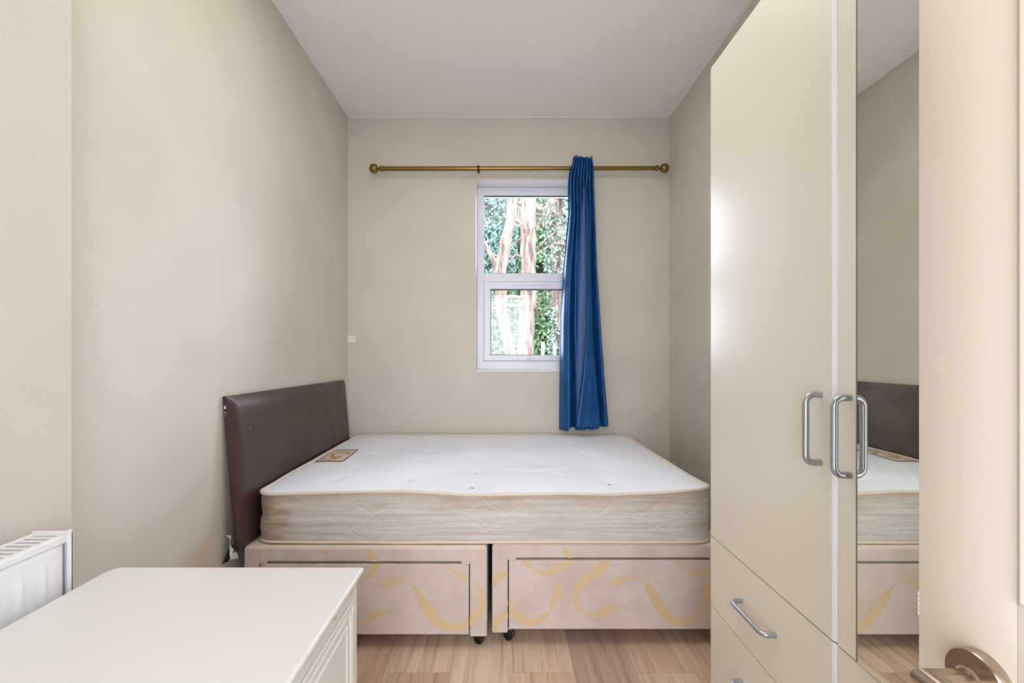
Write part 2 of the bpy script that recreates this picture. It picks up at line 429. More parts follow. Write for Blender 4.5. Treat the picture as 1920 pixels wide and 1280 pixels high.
# ---------------------------------------------------------------- blank plate on the back wall
a = P(651.5, 629, YB); b_ = P(668, 643, YB)
bm = B(); box(bm, XL+0.001, b_.x, YB-0.012, YB-0.0002, b_.z, a.z, 0.003); tag(obj('wall_plate', bm, M['white']), 'small pale rectangular cover plate low in the corner of the back wall', 'wall plate')

# ---------------------------------------------------------------- headboard
hm = mat('brown_leatherette', rgb(66, 44, 44), 0.36, spec=0.5); k = NT(hm); c = k.co()
vo = k.n('ShaderNodeTexVoronoi'); vo.inputs['Scale'].default_value = 420; k.l(c, vo.inputs['Vector'])
k.bump(vo.outputs['Distance'], 0.25, 0.0007)
k.base(k.ramp(k.noise(5, 4, c), [(0.3, rgb(62, 41, 41)), (0.7, rgb(74, 52, 52))]))
k.l(k.ramp(k.noise(7, 5, c), [(0.3, (0.3, 0.3, 0.3, 1)), (0.7, (0.45, 0.45, 0.45, 1))]), k.p.inputs['Roughness'])
HY0, HY1 = 1.70, 2.965; HZ0, HZ1 = 0.393, 0.972
hb = thing('headboard', 'dark brown leatherette headboard leaning on the left wall', 'headboard', (XL+0.04, (HY0+HY1)/2, HZ0))
def hb_x(z): return XL+0.0015+0.045*(HZ1-z)/(HZ1-HZ0)      # back face leans
bm = B(); ny, nz = 60, 36
front = []; back = []
for j in range(nz+1):
    fr_, bk_ = [], []
    for i in range(ny+1):
        s, t = i/ny, j/nz
        y = HY0+(HY1-HY0)*s; z = HZ0+(HZ1-HZ0)*t
        zz = z-0.010*s*t                                   # top drops slightly to the far end
        ds = min(s, 1-s)*(HY1-HY0); dt = min(t, 1-t)*(HZ1-HZ0); d = min(ds, dt)
        th = 0.014+0.018*min(1, 1-(1-min(1, d/0.045))**2)
        th += 0.0012*noise.noise(Vector((y*5, z*5, 0)))
        if t > 0.9 and 0.05 < s < 0.6: th -= 0.003*math.sin(PI*(s-0.05)/0.55)*(t-0.9)/0.1
        fr_.append(bm.verts.new((hb_x(z)+th, y, zz))); bk_.append(bm.verts.new((hb_x(z), y, zz)))
    front.append(fr_); back.append(bk_)
for g, in ((front,), (back,)):
    for j in range(nz):
        for i in range(ny): bm.faces.new((g[j][i], g[j][i+1], g[j+1][i+1], g[j+1][i]))
for j in range(nz):
    for i in (0, ny): bm.faces.new((front[j][i], front[j+1][i], back[j+1][i], back[j][i]))
for i in range(ny):
    for j in (0, nz): bm.faces.new((front[j][i], front[j][i+1], back[j][i+1], back[j][i]))
obj('padded_panel', bm, hm, hb, 'auto')
# seam piping down the near end, nicks showing white backing
bm = B(); pts = [(hb_x(HZ0+(HZ1-HZ0)*t)+0.012, HY0-0.001, HZ0+(HZ1-HZ0)*t) for t in [i/20 for i in range(21)]]
tube(bm, pts, 0.0016, 6); obj('edge_seam', bm, hm, hb, True)
bm = B()
for (px, py, s) in ((424, 763, 4), (424.5, 773, 2), (426.5, 779, 1.5)):
    z = P(0, py, HY0).z; x = hb_x(z)+0.006; r = s*0.0012
    vs = [bm.verts.new((x+dx*r, HY0-0.0016, z+dz*r)) for dx, dz in ((-1, -1.4), (1.0, -1.2), (0.6, 1.5), (-0.4, 0.6))]; bm.faces.new(vs)
obj('nick', bm, M['white'], hb, False, 'white nicks in the leatherette edge')
bm = B()
for y_, z_ in ((1.81, 0.835),):
    lathe(bm, [(0, 0.0004), (0.0018, 0.0004), (0.0018, -0.002)], (hb_x(z_)+0.0335, y_, z_), (1, 0, 0), 8)
obj('fleck', bm, M['white'], hb)
# torn plastic film and the black end of a strut at the foot
bm = B()
def film(u, v):
    p0 = P(426-3*u+14*v, 1002+42*v+6*u, 1.71); return p0+Vector((0.030*u*(1-0.4*v), 0.015*math.sin(4*u+5*v)-0.01, 0))
sheet(bm, film, 8, 12); o = obj('torn_film', bm, M['plastic'], hb, True, 'torn clear plastic film'); md = o.modifiers.new('s', 'SOLIDIFY'); md.thickness = 0.0008
bm = B()
def tip(u, v):
    p0 = P(432-13*v+16*u*(1-0.6*v), 1022+34*v-3*u, 1.70); return p0+Vector((0, 0.008*math.sin(PI*u)-0.004, 0))
sheet(bm, tip, 8, 12); o = obj('torn_backing', bm, mat('dark_backing', rgb(38, 46, 44), 0.5), hb, True, 'dark torn backing strip'); md = o.modifiers.new('s', 'SOLIDIFY'); md.thickness = 0.003
for y_ in (2.0, 2.7):
    bm = B(); box(bm, XL+0.018, XL+0.046, y_-0.03, y_+0.03, 0.0, 0.5, 0.002); obj('strut', bm, M['wood'], hb)

# ---------------------------------------------------------------- divan halves
def ribbon_shapes():
    A = lambda L: [(640+x/4.572, 1000+y/4.572, w/4.572) for x, y, w in L]
    C = lambda L: [(980+x/4.572, 1000+y/4.572, w/4.572) for x, y, w in L]
    left = [A([(235, 145, 40), (265, 190, 60), (288, 245, 75), (270, 320, 70), (205, 385, 40)]),
        A([(352, 472, 62), (420, 425, 55), (500, 405, 32), (550, 420, 9), (600, 445, 8), (650, 500, 50), (700, 580, 80), (760, 670, 90), (840, 760, 85), (950, 805, 65), (1050, 785, 60), (1130, 730, 60), (1190, 660, 60), (1215, 570, 50), (1205, 500, 52), (1160, 435, 10)]),
        A([(1160, 435, 8), (1110, 405, 8), (1050, 372, 50), (985, 345, 18), (940, 305, 22), (895, 262, 60)]),
        A([(418, 664, 2), (340, 682, 60), (270, 712, 68), (200, 750, 42), (120, 758, 30), (20, 730, 40), (-80, 640, 60), (-120, 500, 50), (-80, 380, 30)]),
        A([(1128, 152, 2), (1180, 163, 28), (1224, 168, 30)]),
        A([(-220, 150, 3), (-150, 165, 26), (-80, 150, 4)])]
    right = [A([(1282, 425, 95), (1350, 372, 60), (1428, 340, 42)]), A([(1290, 830, 75), (1350, 742, 70), (1432, 690, 50)]),
        C([(-120, 560, 30), (-92, 655, 60), (-40, 715, 66), (0, 745, 68), (80, 760, 62), (150, 740, 60), (200, 700, 42), (235, 665, 8), (255, 600, 42), (290, 520, 65), (302, 430, 60)]),
        C([(350, 125, 28), (375, 155, 58), (405, 180, 58)]),
        C([(5, 225, 55), (50, 270, 38), (85, 305, 8), (130, 325, 22), (200, 340, 46), (280, 312, 60), (350, 270, 62), (430, 210, 55)]),
        C([(715, 225, 85), (660, 310, 88), (580, 370, 76), (500, 440, 62), (460, 520, 46), (460, 590, 44), (500, 655, 28), (530, 685, 8), (600, 697, 50), (680, 677, 74), (750, 642, 78), (842, 628, 3)]),
        C([(775, 442, 62), (840, 397, 55), (920, 377, 27), (975, 387, 9), (1030, 415, 10), (1090, 480, 70), (1140, 560, 85), (1200, 660, 90), (1290, 740, 75), (1390, 760, 60), (1470, 730, 55), (1510, 690, 22), (1545, 620, 25), (1580, 520, 62), (1605, 430, 62)]),
        C([(1305, 228, 42), (1350, 280, 25), (1390, 310, 8), (1440, 335, 30), (1500, 342, 50), (1600, 320, 42), (1700, 250, 50)])]
    return left, right
RL, RR = ribbon_shapes()
def ribbons(bm, shapes, d, yface, regions):
    # printed ribbons: slices laid on the face where their centre falls inside one of the regions (px boxes at depth d)
    for sh in shapes:
        pts = catmull(sh, 14)
        K = 5
        rows = []
        for i, (x, y, w) in enumerate(pts):
            a = pts[max(i-1, 0)]; b = pts[min(i+1, len(pts)-1)]
            tx, ty = b[0]-a[0], b[1]-a[1]; L = math.hypot(tx, ty) or 1
            nx, ny_ = -ty/L, tx/L; w = max(w, 0.6)
            rows.append([(x+nx*w*(j/K-0.5), y+ny_*w*(j/K-0.5)) for j in range(K+1)])
        for r0, r1 in zip(rows, rows[1:]):
            for j in range(K):
                q4 = [r0[j], r0[j+1], r1[j+1], r1[j]]
                cx = sum(p[0] for p in q4)/4; cy = sum(p[1] for p in q4)/4
                if any(a <= cx <= b and c_ <= cy <= e_ for a, b, c_, e_ in regions):
                    vs = []
                    for px, py in q4:
                        v = P(px, py, d); v.y = yface; vs.append(bm.verts.new(v))
                    try: bm.faces.new(vs).material_index = 1
                    except ValueError: pass
def castor(px, d, rot, parent):
    x = P(px, 0, d).x; y = d+0.03
    bm = B(); R = 0.02
    for s in (-1, 1):
        ax = Vector((math.cos(rot), math.sin(rot), 0))
        lathe(bm, [(0, 0.003), (R*0.8, 0.003), (R, 0.006), (R, 0.012), (R*0.8, 0.0145), (R*0.35, 0.0145), (R*0.3, 0.011), (0, 0.011)], Vector((x, y, R))+Vector((0, 0, 0)), ax*s, 20)
    tube(bm, [(x, y+0.004, R), (x, y+0.006, 0.052)], 0.007, 10)
    cst = obj('castor', bm, M['blackp'], parent, 'auto')
    bm = B(); lathe(bm, [(0, -0.003), (0.0215, -0.003), (0.0215, 0.003), (0, 0.003)], (x, y, R+0.001), ax, 20); box(bm, x-0.006, x+0.006, y-0.004, y+0.012, 0.035, 0.05, 0.001)
    obj('castor_fork', bm, M['alu'], cst, 'auto')
def divan(name, label, px0, px1, d, ztop, zbot, dr, zb_dr, shapes, castor_px, cs_rot):
    x0, x1 = P(px0, 0, d).x, P(px1, 0, d).x; y1 = 3.03
    t = thing(name, label, 'divan bed base', ((x0+x1)/2, (d+y1)/2, 0), 'divan halves')
    dx0, dx1, dpy = dr; X0, X1 = P(dx0, 0, d).x, P(dx1, 0, d).x; Z1 = P(0, dpy, d).z
    bm = B(); g = 0.0035
    # carcass with an opening for the drawer
    box(bm, x0, X0-g, d, y1, zbot, ztop, 0.006); box(bm, X1+g, x1, d, y1, zbot, ztop, 0.006)
    box(bm, X0-g-0.006, X1+g+0.006, d, y1, Z1+g, ztop, 0.006); box(bm, X0-g, X1+g, d+0.4, y1, zbot, Z1+g)
    # cloth folded over the frame corners at the drawer opening
    w_ = 0.032
    box(bm, X0-g-0.001, X0-g+w_, d-0.0006, d+0.01, Z1-0.004, Z1+0.01, 0.001); box(bm, X1+g-w_, X1+g+0.001, d-0.0006, d+0.01, Z1-0.004, Z1+0.01, 0.001)
    pz = lambda z: VY-(z-CH)*F/-d if False else VY+(CH-z)*F/d
    ribbons(bm, shapes, d, d-0.0007, [(px0+1, dx0-1.6, pz(ztop)+2, pz(zbot)-1), (dx1+1.6, px1-1, pz(ztop)+2, pz(zbot)-1), (dx0-2, dx1+2, pz(ztop)+2, dpy-2.5)])
    obj('base_frame', bm, [M['divan'], M['tan']], t)
    bm = B(); box(bm, X0, X1, d+0.001, d+0.38, zb_dr, Z1-0.005, 0.004)
    ribbons(bm, shapes, d, d+0.0003, [(dx0+1, dx1-1, dpy+1.6, pz(zb_dr)-1)])
    obj('drawer', bm, [M['divan'], M['tan']], t)
    # quilted border on top
    bm = B(); box(bm, x0+0.003, x1-0.003, d+0.004, y1, ztop-0.006, ztop+0.004, 0.004); obj('top_cover', bm, M['pipe'], t)
    castor(castor_px, d+0.01, cs_rot, t)
    for cx, cy in ((x0+0.06, d+0.06), (x0+0.06, y1-0.08), (x1-0.06, y1-0.08)):
        if castor_px < 930 or cx > x0+0.1 or cy > 2: castor(VX+cx*F/(cy), cy-0.03, 0.5, t)
    return t
zA = P(0, 1194, 1.745).z
divan('divan_base', 'cream ribbon print divan half under the headboard end of mattress', 457, 913, 1.745, 0.388, 0.046, (487, 879, 1055), P(0, 1190, 1.745).z, RL, 898, 1.2)
divan('divan_base', 'cream ribbon print divan half at the wardrobe end of mattress', 922.5, 1365, 1.765, 0.388, 0.048, (954, 1345, 1048), P(0, 1180, 1.765).z, RR, 955, 1.0)

# ---------------------------------------------------------------- mattress
MX0, MX1, MY0, MY1 = -0.962, 0.822, 1.77, 3.045
mt = thing('mattress', 'white tufted mattress with stained quilted sides on the divan bed', 'mattress', ((MX0+MX1)/2, (MY0+MY1)/2, 0.392))
ZB = 0.394
front_py = [(478, 927), (560, 925), (660, 922.5), (760, 921), (880, 929), (950, 927), (1050, 925), (1150, 927.5), (1240, 924), (1300, 919), (1330, 916)]
def zedge(x, y):
    px = VX+x*F/MY0; zf = CH-(lin(front_py, px)-VY)*MY0/F
    zb = 0.588+0.006*noise.noise(Vector((x*2.2, 3, 0)))
    t = min(1, max(0, (y-MY0)/(MY1-MY0)))
    wv = math.exp(-t*5)
    return zf*wv+zb*(1-wv)+0.003*noise.noise(Vector((x*3, y*5, 2)))
CR = 0.07
def rr_perim(x0, x1, y0, y1, r, n=200):
    pts = []; Ls = [(x1-x0-2*r), PI*r/2, (y1-y0-2*r), PI*r/2]*2; tot = sum(Ls)
    # start at front-left after the corner, go +x
    cs = [(x1-r, y0+r, -PI/2), (x1-r, y1-r, 0), (x0+r, y1-r, PI/2), (x0+r, y0+r, PI)]
    st = [(x0+r, y0, 1, 0), (x1, y0+r, 0, 1), (x1-r, y1, -1, 0), (x0, y1-r, 0, -1)]
    for i in range(n):
        s = tot*i/n; k_ = 0
        while s > Ls[k_]: s -= Ls[k_]; k_ += 1
        if k_ % 2 == 0:
            a = st[k_//2]; pts.append((a[0]+a[2]*s, a[1]+a[3]*s, a[3], -a[2]))
        else:
            c_ = cs[k_//2]; an = c_[2]+s/r; pts.append((c_[0]+r*math.cos(an), c_[1]+r*math.sin(an), math.cos(an), math.sin(an)))
    return pts
tufts = [(705, 849), (811, 845), (798, 863), (770, 897), (667, 876), (632, 897), (904, 831), (997, 841), (896, 853), (1008, 868), (892, 881), (978, 858), (1105, 852), (1126, 877), (1143, 901), (885, 905)]
tpos = []
for px, py in tufts:
    d = (CH-0.600)*F/(py-VY); tpos.append(((px-VX)*d/F, d))
creases = [(P(950, 0, 1).x, 0)]
def ztop(x, y):
    de = max(0, min(x-MX0, MX1-x, y-MY0, MY1-y))
    z = zedge(x, y)+0.014*(1-math.exp(-de/0.05))+0.004*noise.noise(Vector((x*4, y*4, 7)))*min(1, de/0.1)
    for tx, ty in tpos:
        r2 = ((x-tx)**2+((y-ty))**2)
        z -= 0.013*math.exp(-r2/0.0006)+0.006*math.exp(-r2/0.007)
    # sag wrinkle in the middle
    for (cx, cy, ln, an, dp) in ((0.17, 2.06, 0.09, 0.12, 0.009), (0.24, 2.01, 0.05, -0.4, 0.006), (0.07, 2.08, 0.08, 0.05, 0.005), (0.30, 2.10, 0.06, 0.5, 0.004)):
        dx, dy = x-cx, y-cy; a = dx*math.cos(an)+dy*math.sin(an); b = -dx*math.sin(an)+dy*math.cos(an)
        z -= dp*math.exp(-(a/ln)**2)*math.exp(-(b/0.012)**2)
        z += dp*0.5*math.exp(-(a/ln)**2)*math.exp(-((b-0.025)/0.015)**2)
    return z
bm = B(); nx, ny = 230, 170
g = []
for j in range(ny+1):
    row = []
    for i in range(nx+1):
        x = MX0+0.004+(MX1-MX0-0.008)*i/nx; y = MY0+0.004+(MY1-MY0-0.008)*j/ny
        cx = min(max(x, MX0+CR), MX1-CR); cy = min(max(y, MY0+CR), MY1-CR)
        dx, dy = x-cx, y-cy
        if dx and dy:       # square corner mapped to the rounded one
            m_ = max(abs(dx), abs(dy)); L = math.hypot(dx, dy); x = cx+dx*m_/L; y = cy+dy*m_/L
        row.append(bm.verts.new((x, y, ztop(x, y))))
    g.append(row)
for j in range(ny):
    for i in range(nx): bm.faces.new((g[j][i], g[j][i+1], g[j+1][i+1], g[j+1][i]))
tm = mat('white_ticking', rgb(226, 230, 240), 0.8, sheen=0.2); k = NT(tm); c = k.co()
sx = k.n('ShaderNodeSeparateXYZ'); k.l(c, sx.inputs[0])
st = k.math('SINE', k.math('MULTIPLY', sx.outputs[0], 2*PI/0.0085))
st2 = k.math('SINE', k.math('MULTIPLY', sx.outputs[1], 2*PI/0.012))
hgt = k.math('ADD', st, k.math('MULTIPLY', st2, 0.6))
edge = k.math('ADD', k.math('MULTIPLY', hgt, 0.15), 0.5)
cc = k.ramp(k.noise(2.5, 5, c, 0.6), [(0.35, rgb(232, 236, 244)), (0.55, rgb(240, 243, 250)), (0.8, rgb(243, 243, 247))])
back_shade = k.ramp(k.math('ADD', k.math('MULTIPLY', sx.outputs[1], 1.0), k.math('MULTIPLY', k.noise(4, 4, c), 0.25)), [(0.58, (1, 1, 1, 1)), (0.72, (0.86, 0.79, 0.72, 1))])  # beige shade along the back edge, put into the cloth colour
cc = k.mix(0.7, cc, back_shade, 'MULTIPLY')
k.base(k.mix(0.10, cc, k.ramp(edge, [(0.3, (0.4, 0.42, 0.5, 1)), (0.7, (1, 1, 1, 1))]), 'MULTIPLY'))
k.bump(hgt, 0.22, 0.0006)
obj('top_panel', bm, tm, mt, True)
bm = B()
for tx, ty in tpos:
    for a_ in range(4):
        an = a_*1.3+tx*9; r = 0.008
        p0 = Vector((tx, ty, ztop(tx, ty)+0.0012)); tube(bm, [p0-Vector((math.cos(an), math.sin(an), 0))*r, p0+Vector((0, 0, 0.0012)), p0+Vector((math.cos(an), math.sin(an), 0))*r], 0.0011, 5)
for i, (tx, ty) in enumerate(tpos): pass
bm.free()
for tx, ty in tpos:
    bm = B()
    for a_ in range(3):
        an = a_*1.1+tx*9; r = 0.0075
        p0 = Vector((tx, ty, ztop(tx, ty)+0.0015)); dv = Vector((math.cos(an), math.sin(an), 0))*r
        tube(bm, [p0-dv+Vector((0, 0, 0.001)), p0+Vector((0, 0, 0.0012)), p0+dv+Vector((0, 0, 0.001))], 0.0011, 5)
    obj('tuft', bm, M['tuft'], mt, True)
# side panel
side = mat('quilted_border_cloth', rgb(222, 216, 206), 0.85, sheen=0.2); k = NT(side); c = k.co()
sx = k.n('ShaderNodeSeparateXYZ'); k.l(c, sx.inputs[0])
streak = k.noise(1.0, 5, k.map(c, (3.0, 3.0, 60)), 0.6)
broad = k.noise(1.0, 4, k.map(c, (3.0, 3.0, 9), (3, 1, 2)), 0.6)
basec = k.ramp(streak, [(0.32, rgb(196, 186, 174)), (0.5, rgb(211, 207, 201)), (0.7, rgb(219, 217, 214))])
stain = k.ramp(broad, [(0.45, (1, 1, 1, 1)), (0.68, (0.84, 0.76, 0.66, 1))])
basec = k.mix(0.75, basec, stain, 'MULTIPLY')
# yellowing along the upper and lower seams, grime at the headboard corner (object z runs 0..0.2)
topb = k.ramp(k.math('ADD', k.math('MULTIPLY', sx.outputs[2], 4.5), k.math('MULTIPLY', k.noise(1.0, 4, k.map(c, (5, 5, 8)), 0.6), 0.35)), [(0.0, (0.90, 0.84, 0.77, 1)), (0.28, (1, 1, 1, 1)), (0.78, (1, 1, 1, 1)), (1.0, (0.88, 0.81, 0.72, 1))])
basec = k.mix(0.8, basec, topb, 'MULTIPLY')
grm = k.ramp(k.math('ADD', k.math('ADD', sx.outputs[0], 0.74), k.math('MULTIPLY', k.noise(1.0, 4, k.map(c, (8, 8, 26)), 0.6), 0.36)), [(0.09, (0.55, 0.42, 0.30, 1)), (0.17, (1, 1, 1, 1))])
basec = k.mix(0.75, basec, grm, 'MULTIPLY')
# diagonal wavy quilting
def quilt(sgn):
    wv = k.math('MULTIPLY', k.math('SINE', k.math('MULTIPLY', sx.outputs[0], 60.0)), 0.004)
    q_ = k.math('ADD', k.math('MULTIPLY', sx.outputs[0], 0.66*sgn), k.math('ADD', sx.outputs[2], wv))
    fr = k.math('FRACT', k.math('DIVIDE', q_, 0.115))
    return k.math('ABSOLUTE', k.math('SUBTRACT', fr, 0.5))
qd = k.math('MINIMUM', quilt(1), quilt(-1))
ql = k.ramp(qd, [(0.0, (0, 0, 0, 1)), (0.09, (1, 1, 1, 1))])
qc = k.ramp(qd, [(0.0, (1, 1, 1, 1)), (0.022, (0, 0, 0, 1))])
fade = k.ramp(k.noise(5, 2, c), [(0.42, (0.15, 0.15, 0.15, 1)), (0.62, (1, 1, 1, 1))])
k.base(k.mix(k.math('MULTIPLY', k.math('MULTIPLY', qc, fade), 0.35), basec, rgb(246, 243, 236)))
hh = k.math('ADD', k.math('MULTIPLY', k.math('MULTIPLY', ql, fade), 0.45), k.math('MULTIPLY', streak, 1.6))
k.bump(hh, 0.55, 0.006)
per = rr_perim(MX0, MX1, MY0, MY1, CR, 420)
bm = B(); rings = []; NV = 28
for j in range(NV+1):
    t = j/NV; row = []
    for (x, y, nx_, ny_) in per:
        zt = zedge(x, y)-0.001; z = ZB+0.004+(zt-ZB-0.004)*t
        bl = 0.006*math.sin(PI*t)+0.0028*noise.noise(Vector((x*2.5+y*2, z*45, 1)))*math.sin(PI*t)
        if x < MX0+0.05: bl += 0.006*math.sin(PI*t*2.2+0.6)*math.sin(PI*t)
        if y > MY1-0.05: bl = min(bl, 0.002)
        row.append(bm.verts.new((x+nx_*bl, y+ny_*bl, z)))
    rings.append(row)
n = len(per)
for a, b in zip(rings, rings[1:]):
    for i in range(n): bm.faces.new((a[i], a[(i+1) % n], b[(i+1) % n], b[i]))
bm.faces.new(rings[0])
obj('side_panel', bm, side, mt, True)
bm = B(); tube(bm, [(x+nx_*0.003, y+ny_*0.003, zedge(x, y)+0.001) for x, y, nx_, ny_ in per], 0.0068, 8, closed=True); obj('top_piping', bm, M['pipe'], mt, True)
bm = B(); tube(bm, [(x+nx_*0.003, y+ny_*0.003, ZB+0.006+0.003*noise.noise(Vector((x*4, y*4, 0)))) for x, y, nx_, ny_ in per], 0.0055, 8, closed=True); obj('bottom_piping', bm, M['pipe'], mt, True)
# sewn label
def lab(px, py):
    d = (CH-0.601)*F/(py-VY); return Vector(((px-VX)*d/F, d, 0))
q4 = [lab(589, 864), lab(642, 867), lab(673, 844), lab(627, 842)]
def labp(u, v, dz=0.0016):
    a = q4[0].lerp(q4[1], u); b = q4[3].lerp(q4[2], u); p = a.lerp(b, v); p.z = ztop(p.x, p.y)+dz; return p
bm = B(); sheet(bm, labp, 24, 16)
lt = obj('sewn_label', bm, mat('label_cream', rgb(226, 208, 190), 0.7), mt, True, 'cream sewn label with red border')
def strip(bm, uv, w, dz, mi=0):
    for (a, b) in zip(uv, uv[1:]):
        du, dv = b[0]-a[0], b[1]-a[1]; L = math.hypot(du, dv) or 1; nu_, nv_ = -dv/L*w/2, du/L*w/2
        for s in range(4):
            t0, t1 = s/4, (s+1)/4
            c0 = (a[0]+du*t0, a[1]+dv*t0); c1 = (a[0]+du*t1, a[1]+dv*t1)
            vs = [labp(c0[0]-nu_, c0[1]-nv_, dz), labp(c0[0]+nu_, c0[1]+nv_, dz), labp(c1[0]+nu_, c1[1]+nv_, dz), labp(c1[0]-nu_, c1[1]-nv_, dz)]
            try: bm.faces.new([bm.verts.new(v) for v in vs]).material_index = mi
            except ValueError: pass
bm = B()
strip(bm, [(0.02, 0.03), (0.98, 0.03), (0.98, 0.97), (0.02, 0.97), (0.02, 0.03)], 0.045, 0.0023)
obj('label_border', bm, mat('label_red', rgb(128, 52, 46), 0.7), lt)
bm = B()
strip(bm, catmull([(0.22, 0.62), (0.32, 0.5), (0.30, 0.4), (0.45, 0.32), (0.65, 0.34), (0.72, 0.42)], 4), 0.09, 0.0023, 0)
strip(bm, [(0.48, 0.25), (0.62, 0.22)], 0.08, 0.0024, 0)
strip(bm, [(0.12, 0.2), (0.3, 0.2)], 0.03, 0.0023, 1); strip(bm, [(0.2, 0.85), (0.8, 0.85)], 0.03, 0.0023, 1); strip(bm, [(0.1, 0.12), (0.55, 0.12)], 0.03, 0.0023, 1)
strip(bm, [(0.72, 0.66), (0.86, 0.62)], 0.1, 0.0023, 2); strip(bm, catmull([(0.3, 0.68), (0.5, 0.74), (0.66, 0.66)], 4), 0.05, 0.0023, 1)
obj('label_drawing', bm, [mat('label_orange', rgb(198, 138, 78), 0.7), mat('label_brown', rgb(170, 130, 116), 0.7), mat('label_dark', rgb(140, 96, 96), 0.7)], lt)

# ---------------------------------------------------------------- wardrobe
WX, WYF, WYM, WYN = 0.58, 1.275, 0.790, 0.305     # front plane, far end, seam, near end
WT = P(0, 132, WYF).z; WZD = CH-337*WYF/F; WZ2 = CH-466*WYF/F; WZ3 = WZ2-(WZD-WZ2); DT = 0.018
def front_slab(bm, y0, y1, z0, z1, xf=WX, r=0.0085, t=DT):
    # slab facing -X with rounded vertical edges
    seg = 6; prof = []
    prof.append((xf+t, y0))
    for i in range(seg+1):
        a = PI/2*i/seg; prof.append((xf+r-r*math.sin(a), y0+r-r*math.cos(a)))
    for i in range(seg+1):
        a = PI/2*(1-i/seg); prof.append((xf+r-r*math.sin(a), y1-r+r*math.cos(a)))
    prof.append((xf+t, y1))
    a = [bm.verts.new((x, y, z0)) for x, y in prof]; b = [bm.verts.new((x, y, z1)) for x, y in prof]; n = len(prof)
    for i in range(n):
        f = bm.faces.new((a[i], a[(i+1) % n], b[(i+1) % n], b[i]))
        if i <= seg: f.material_index = 1          # whiter colour on the rounded near edge
    bm.faces.new(a); bm.faces.new(b[::-1])
def bow_handle(bm, p0, p1, proj=0.0275, r=0.0057):
    p0, p1 = Vector(p0), Vector(p1); ax = (p1-p0).normalized(); out = Vector((-1, 0, 0)); R = 0.0145
    pts = [p0, p0+out*(proj-R)]
    for i in range(1, 9):
        a = PI/2*i/8; pts.append(p0+out*(proj-R)+out*R*math.sin(a)+ax*(R-R*math.cos(a)))
    q = [p1, p1+out*(proj-R)]
    for i in range(1, 9):
        a = PI/2*i/8; q.append(p1+out*(proj-R)+out*R*math.sin(a)-ax*(R-R*math.cos(a)))
    tube(bm, pts+q[::-1], r, 16)
def carcass(t, y0, y1):
    bm = B()
    box(bm, WX+DT+0.002, XR-0.004, y0, y0+0.016, 0, WT); box(bm, WX+DT+0.002, XR-0.004, y1-0.016, y1, 0, WT)
    box(bm, WX+DT+0.002, XR-0.004, y0+0.016, y1-0.016, WT-0.016, WT); box(bm, WX+DT+0.002, XR-0.004, y0+0.016, y1-0.016, 0.06, 0.076)
    box(bm, WX+0.05, WX+0.066, y0+0.016, y1-0.016, 0, 0.06); box(bm, XR-0.012, XR-0.004, y0+0.016, y1-0.016, 0.06, WT)
    box(bm, WX+DT+0.002, XR-0.012, y0+0.016, y1-0.016, WZD-0.008, WZD+0.008)
    obj('carcass', bm, M['wardside'], t)
G = 0.0014
t = thing('wardrobe', 'tall cream wardrobe with one plain door above drawers, nearest the bed', 'wardrobe', ((WX+XR)/2, (WYF+WYM)/2, 0), 'cream wardrobes')
carcass(t, WYM+0.001, WYF-0.001)
bm = B(); front_slab(bm, WYM+G, WYF-0.001, WZD+G, WT, WX, 0.0095); dr = obj('door', bm, [M['ward'], M['near_edge']], t, 'auto')
bm = B(); bow_handle(bm, (WX, 0.8287, 1.0565), (WX, 0.8287, 0.9325)); obj('handle', bm, M['alu'], dr, 'auto')
for i, (za, zb, hz) in enumerate(((WZ2, WZD, 0.5335), (WZ3, WZ2, 0.3385), (0.062, WZ3, 0.15))):
    bm = B(); front_slab(bm, WYM+G, WYF-0.001, za+G, zb-G, WX, 0.0095); dr = obj('drawer', bm, [M['ward'], M['near_edge']], t, 'auto')
    bm = B(); bow_handle(bm, (WX, 1.101, hz), (WX, 0.966, hz)); obj('handle', bm, M['alu'], dr, 'auto')
t = thing('wardrobe', 'tall cream wardrobe with mirrored door beside the open room door', 'wardrobe', ((WX+XR)/2, (WYM+WYN)/2, 0), 'cream wardrobes')
carcass(t, WYN, WYM-0.001)
bm = B(); front_slab(bm, WYN, WYM-G, WZD+G, WT, WX+0.0, 0.004); dr = obj('door', bm, M['ward'], t, 'auto')
bm = B(); bow_handle(bm, (WX, 0.7577, 1.0575), (WX, 0.7577, 0.9285)); obj('handle', bm, M['alu'], dr, 'auto')
mm = mat('mirror_silver', (0.84, 0.86, 0.80, 1), 0.0, 1.0); k = NT(mm)
c = k.co(); film_ = k.ramp(k.noise(1.0, 5, k.map(c, (9, 9, 14)), 0.65), [(0.42, (0.01, 0.01, 0.01, 1)), (0.68, (0.10, 0.10, 0.10, 1))])   # dusty smears on the glass
df = k.n('ShaderNodeBsdfDiffuse'); df.inputs[0].default_value = (0.8, 0.8, 0.8, 1); ms = k.n('ShaderNodeMixShader')
k.l(film_, ms.inputs[0]); k.l(k.p.outputs[0], ms.inputs[1]); k.l(df.outputs[0], ms.inputs[2]); k.l(ms.outputs[0], k.t.nodes['Material Output'].inputs['Surface'])
my1 = WX*F/(1611-VX); my0 = WYN+0.05
bm = B(); box(bm, WX-0.0032, WX-0.0002, my0, my1, WZD+0.0025, WT-0.004); obj('mirror', bm, mm, dr)
bm = B(); box(bm, WX-0.0036, WX-0.0002, my1+0.0002, my1+0.0022, WZD+0.0025, WT-0.004); obj('mirror_edge', bm, mat('mirror_edge_grey', rgb(120, 112, 100), 0.4), dr)
bm = B(); front_slab(bm, WYN, WYM-G, 0.062, WZD-G, WX+0.0, 0.003); dr = obj('lower_door', bm, M['ward'], t, 'auto')

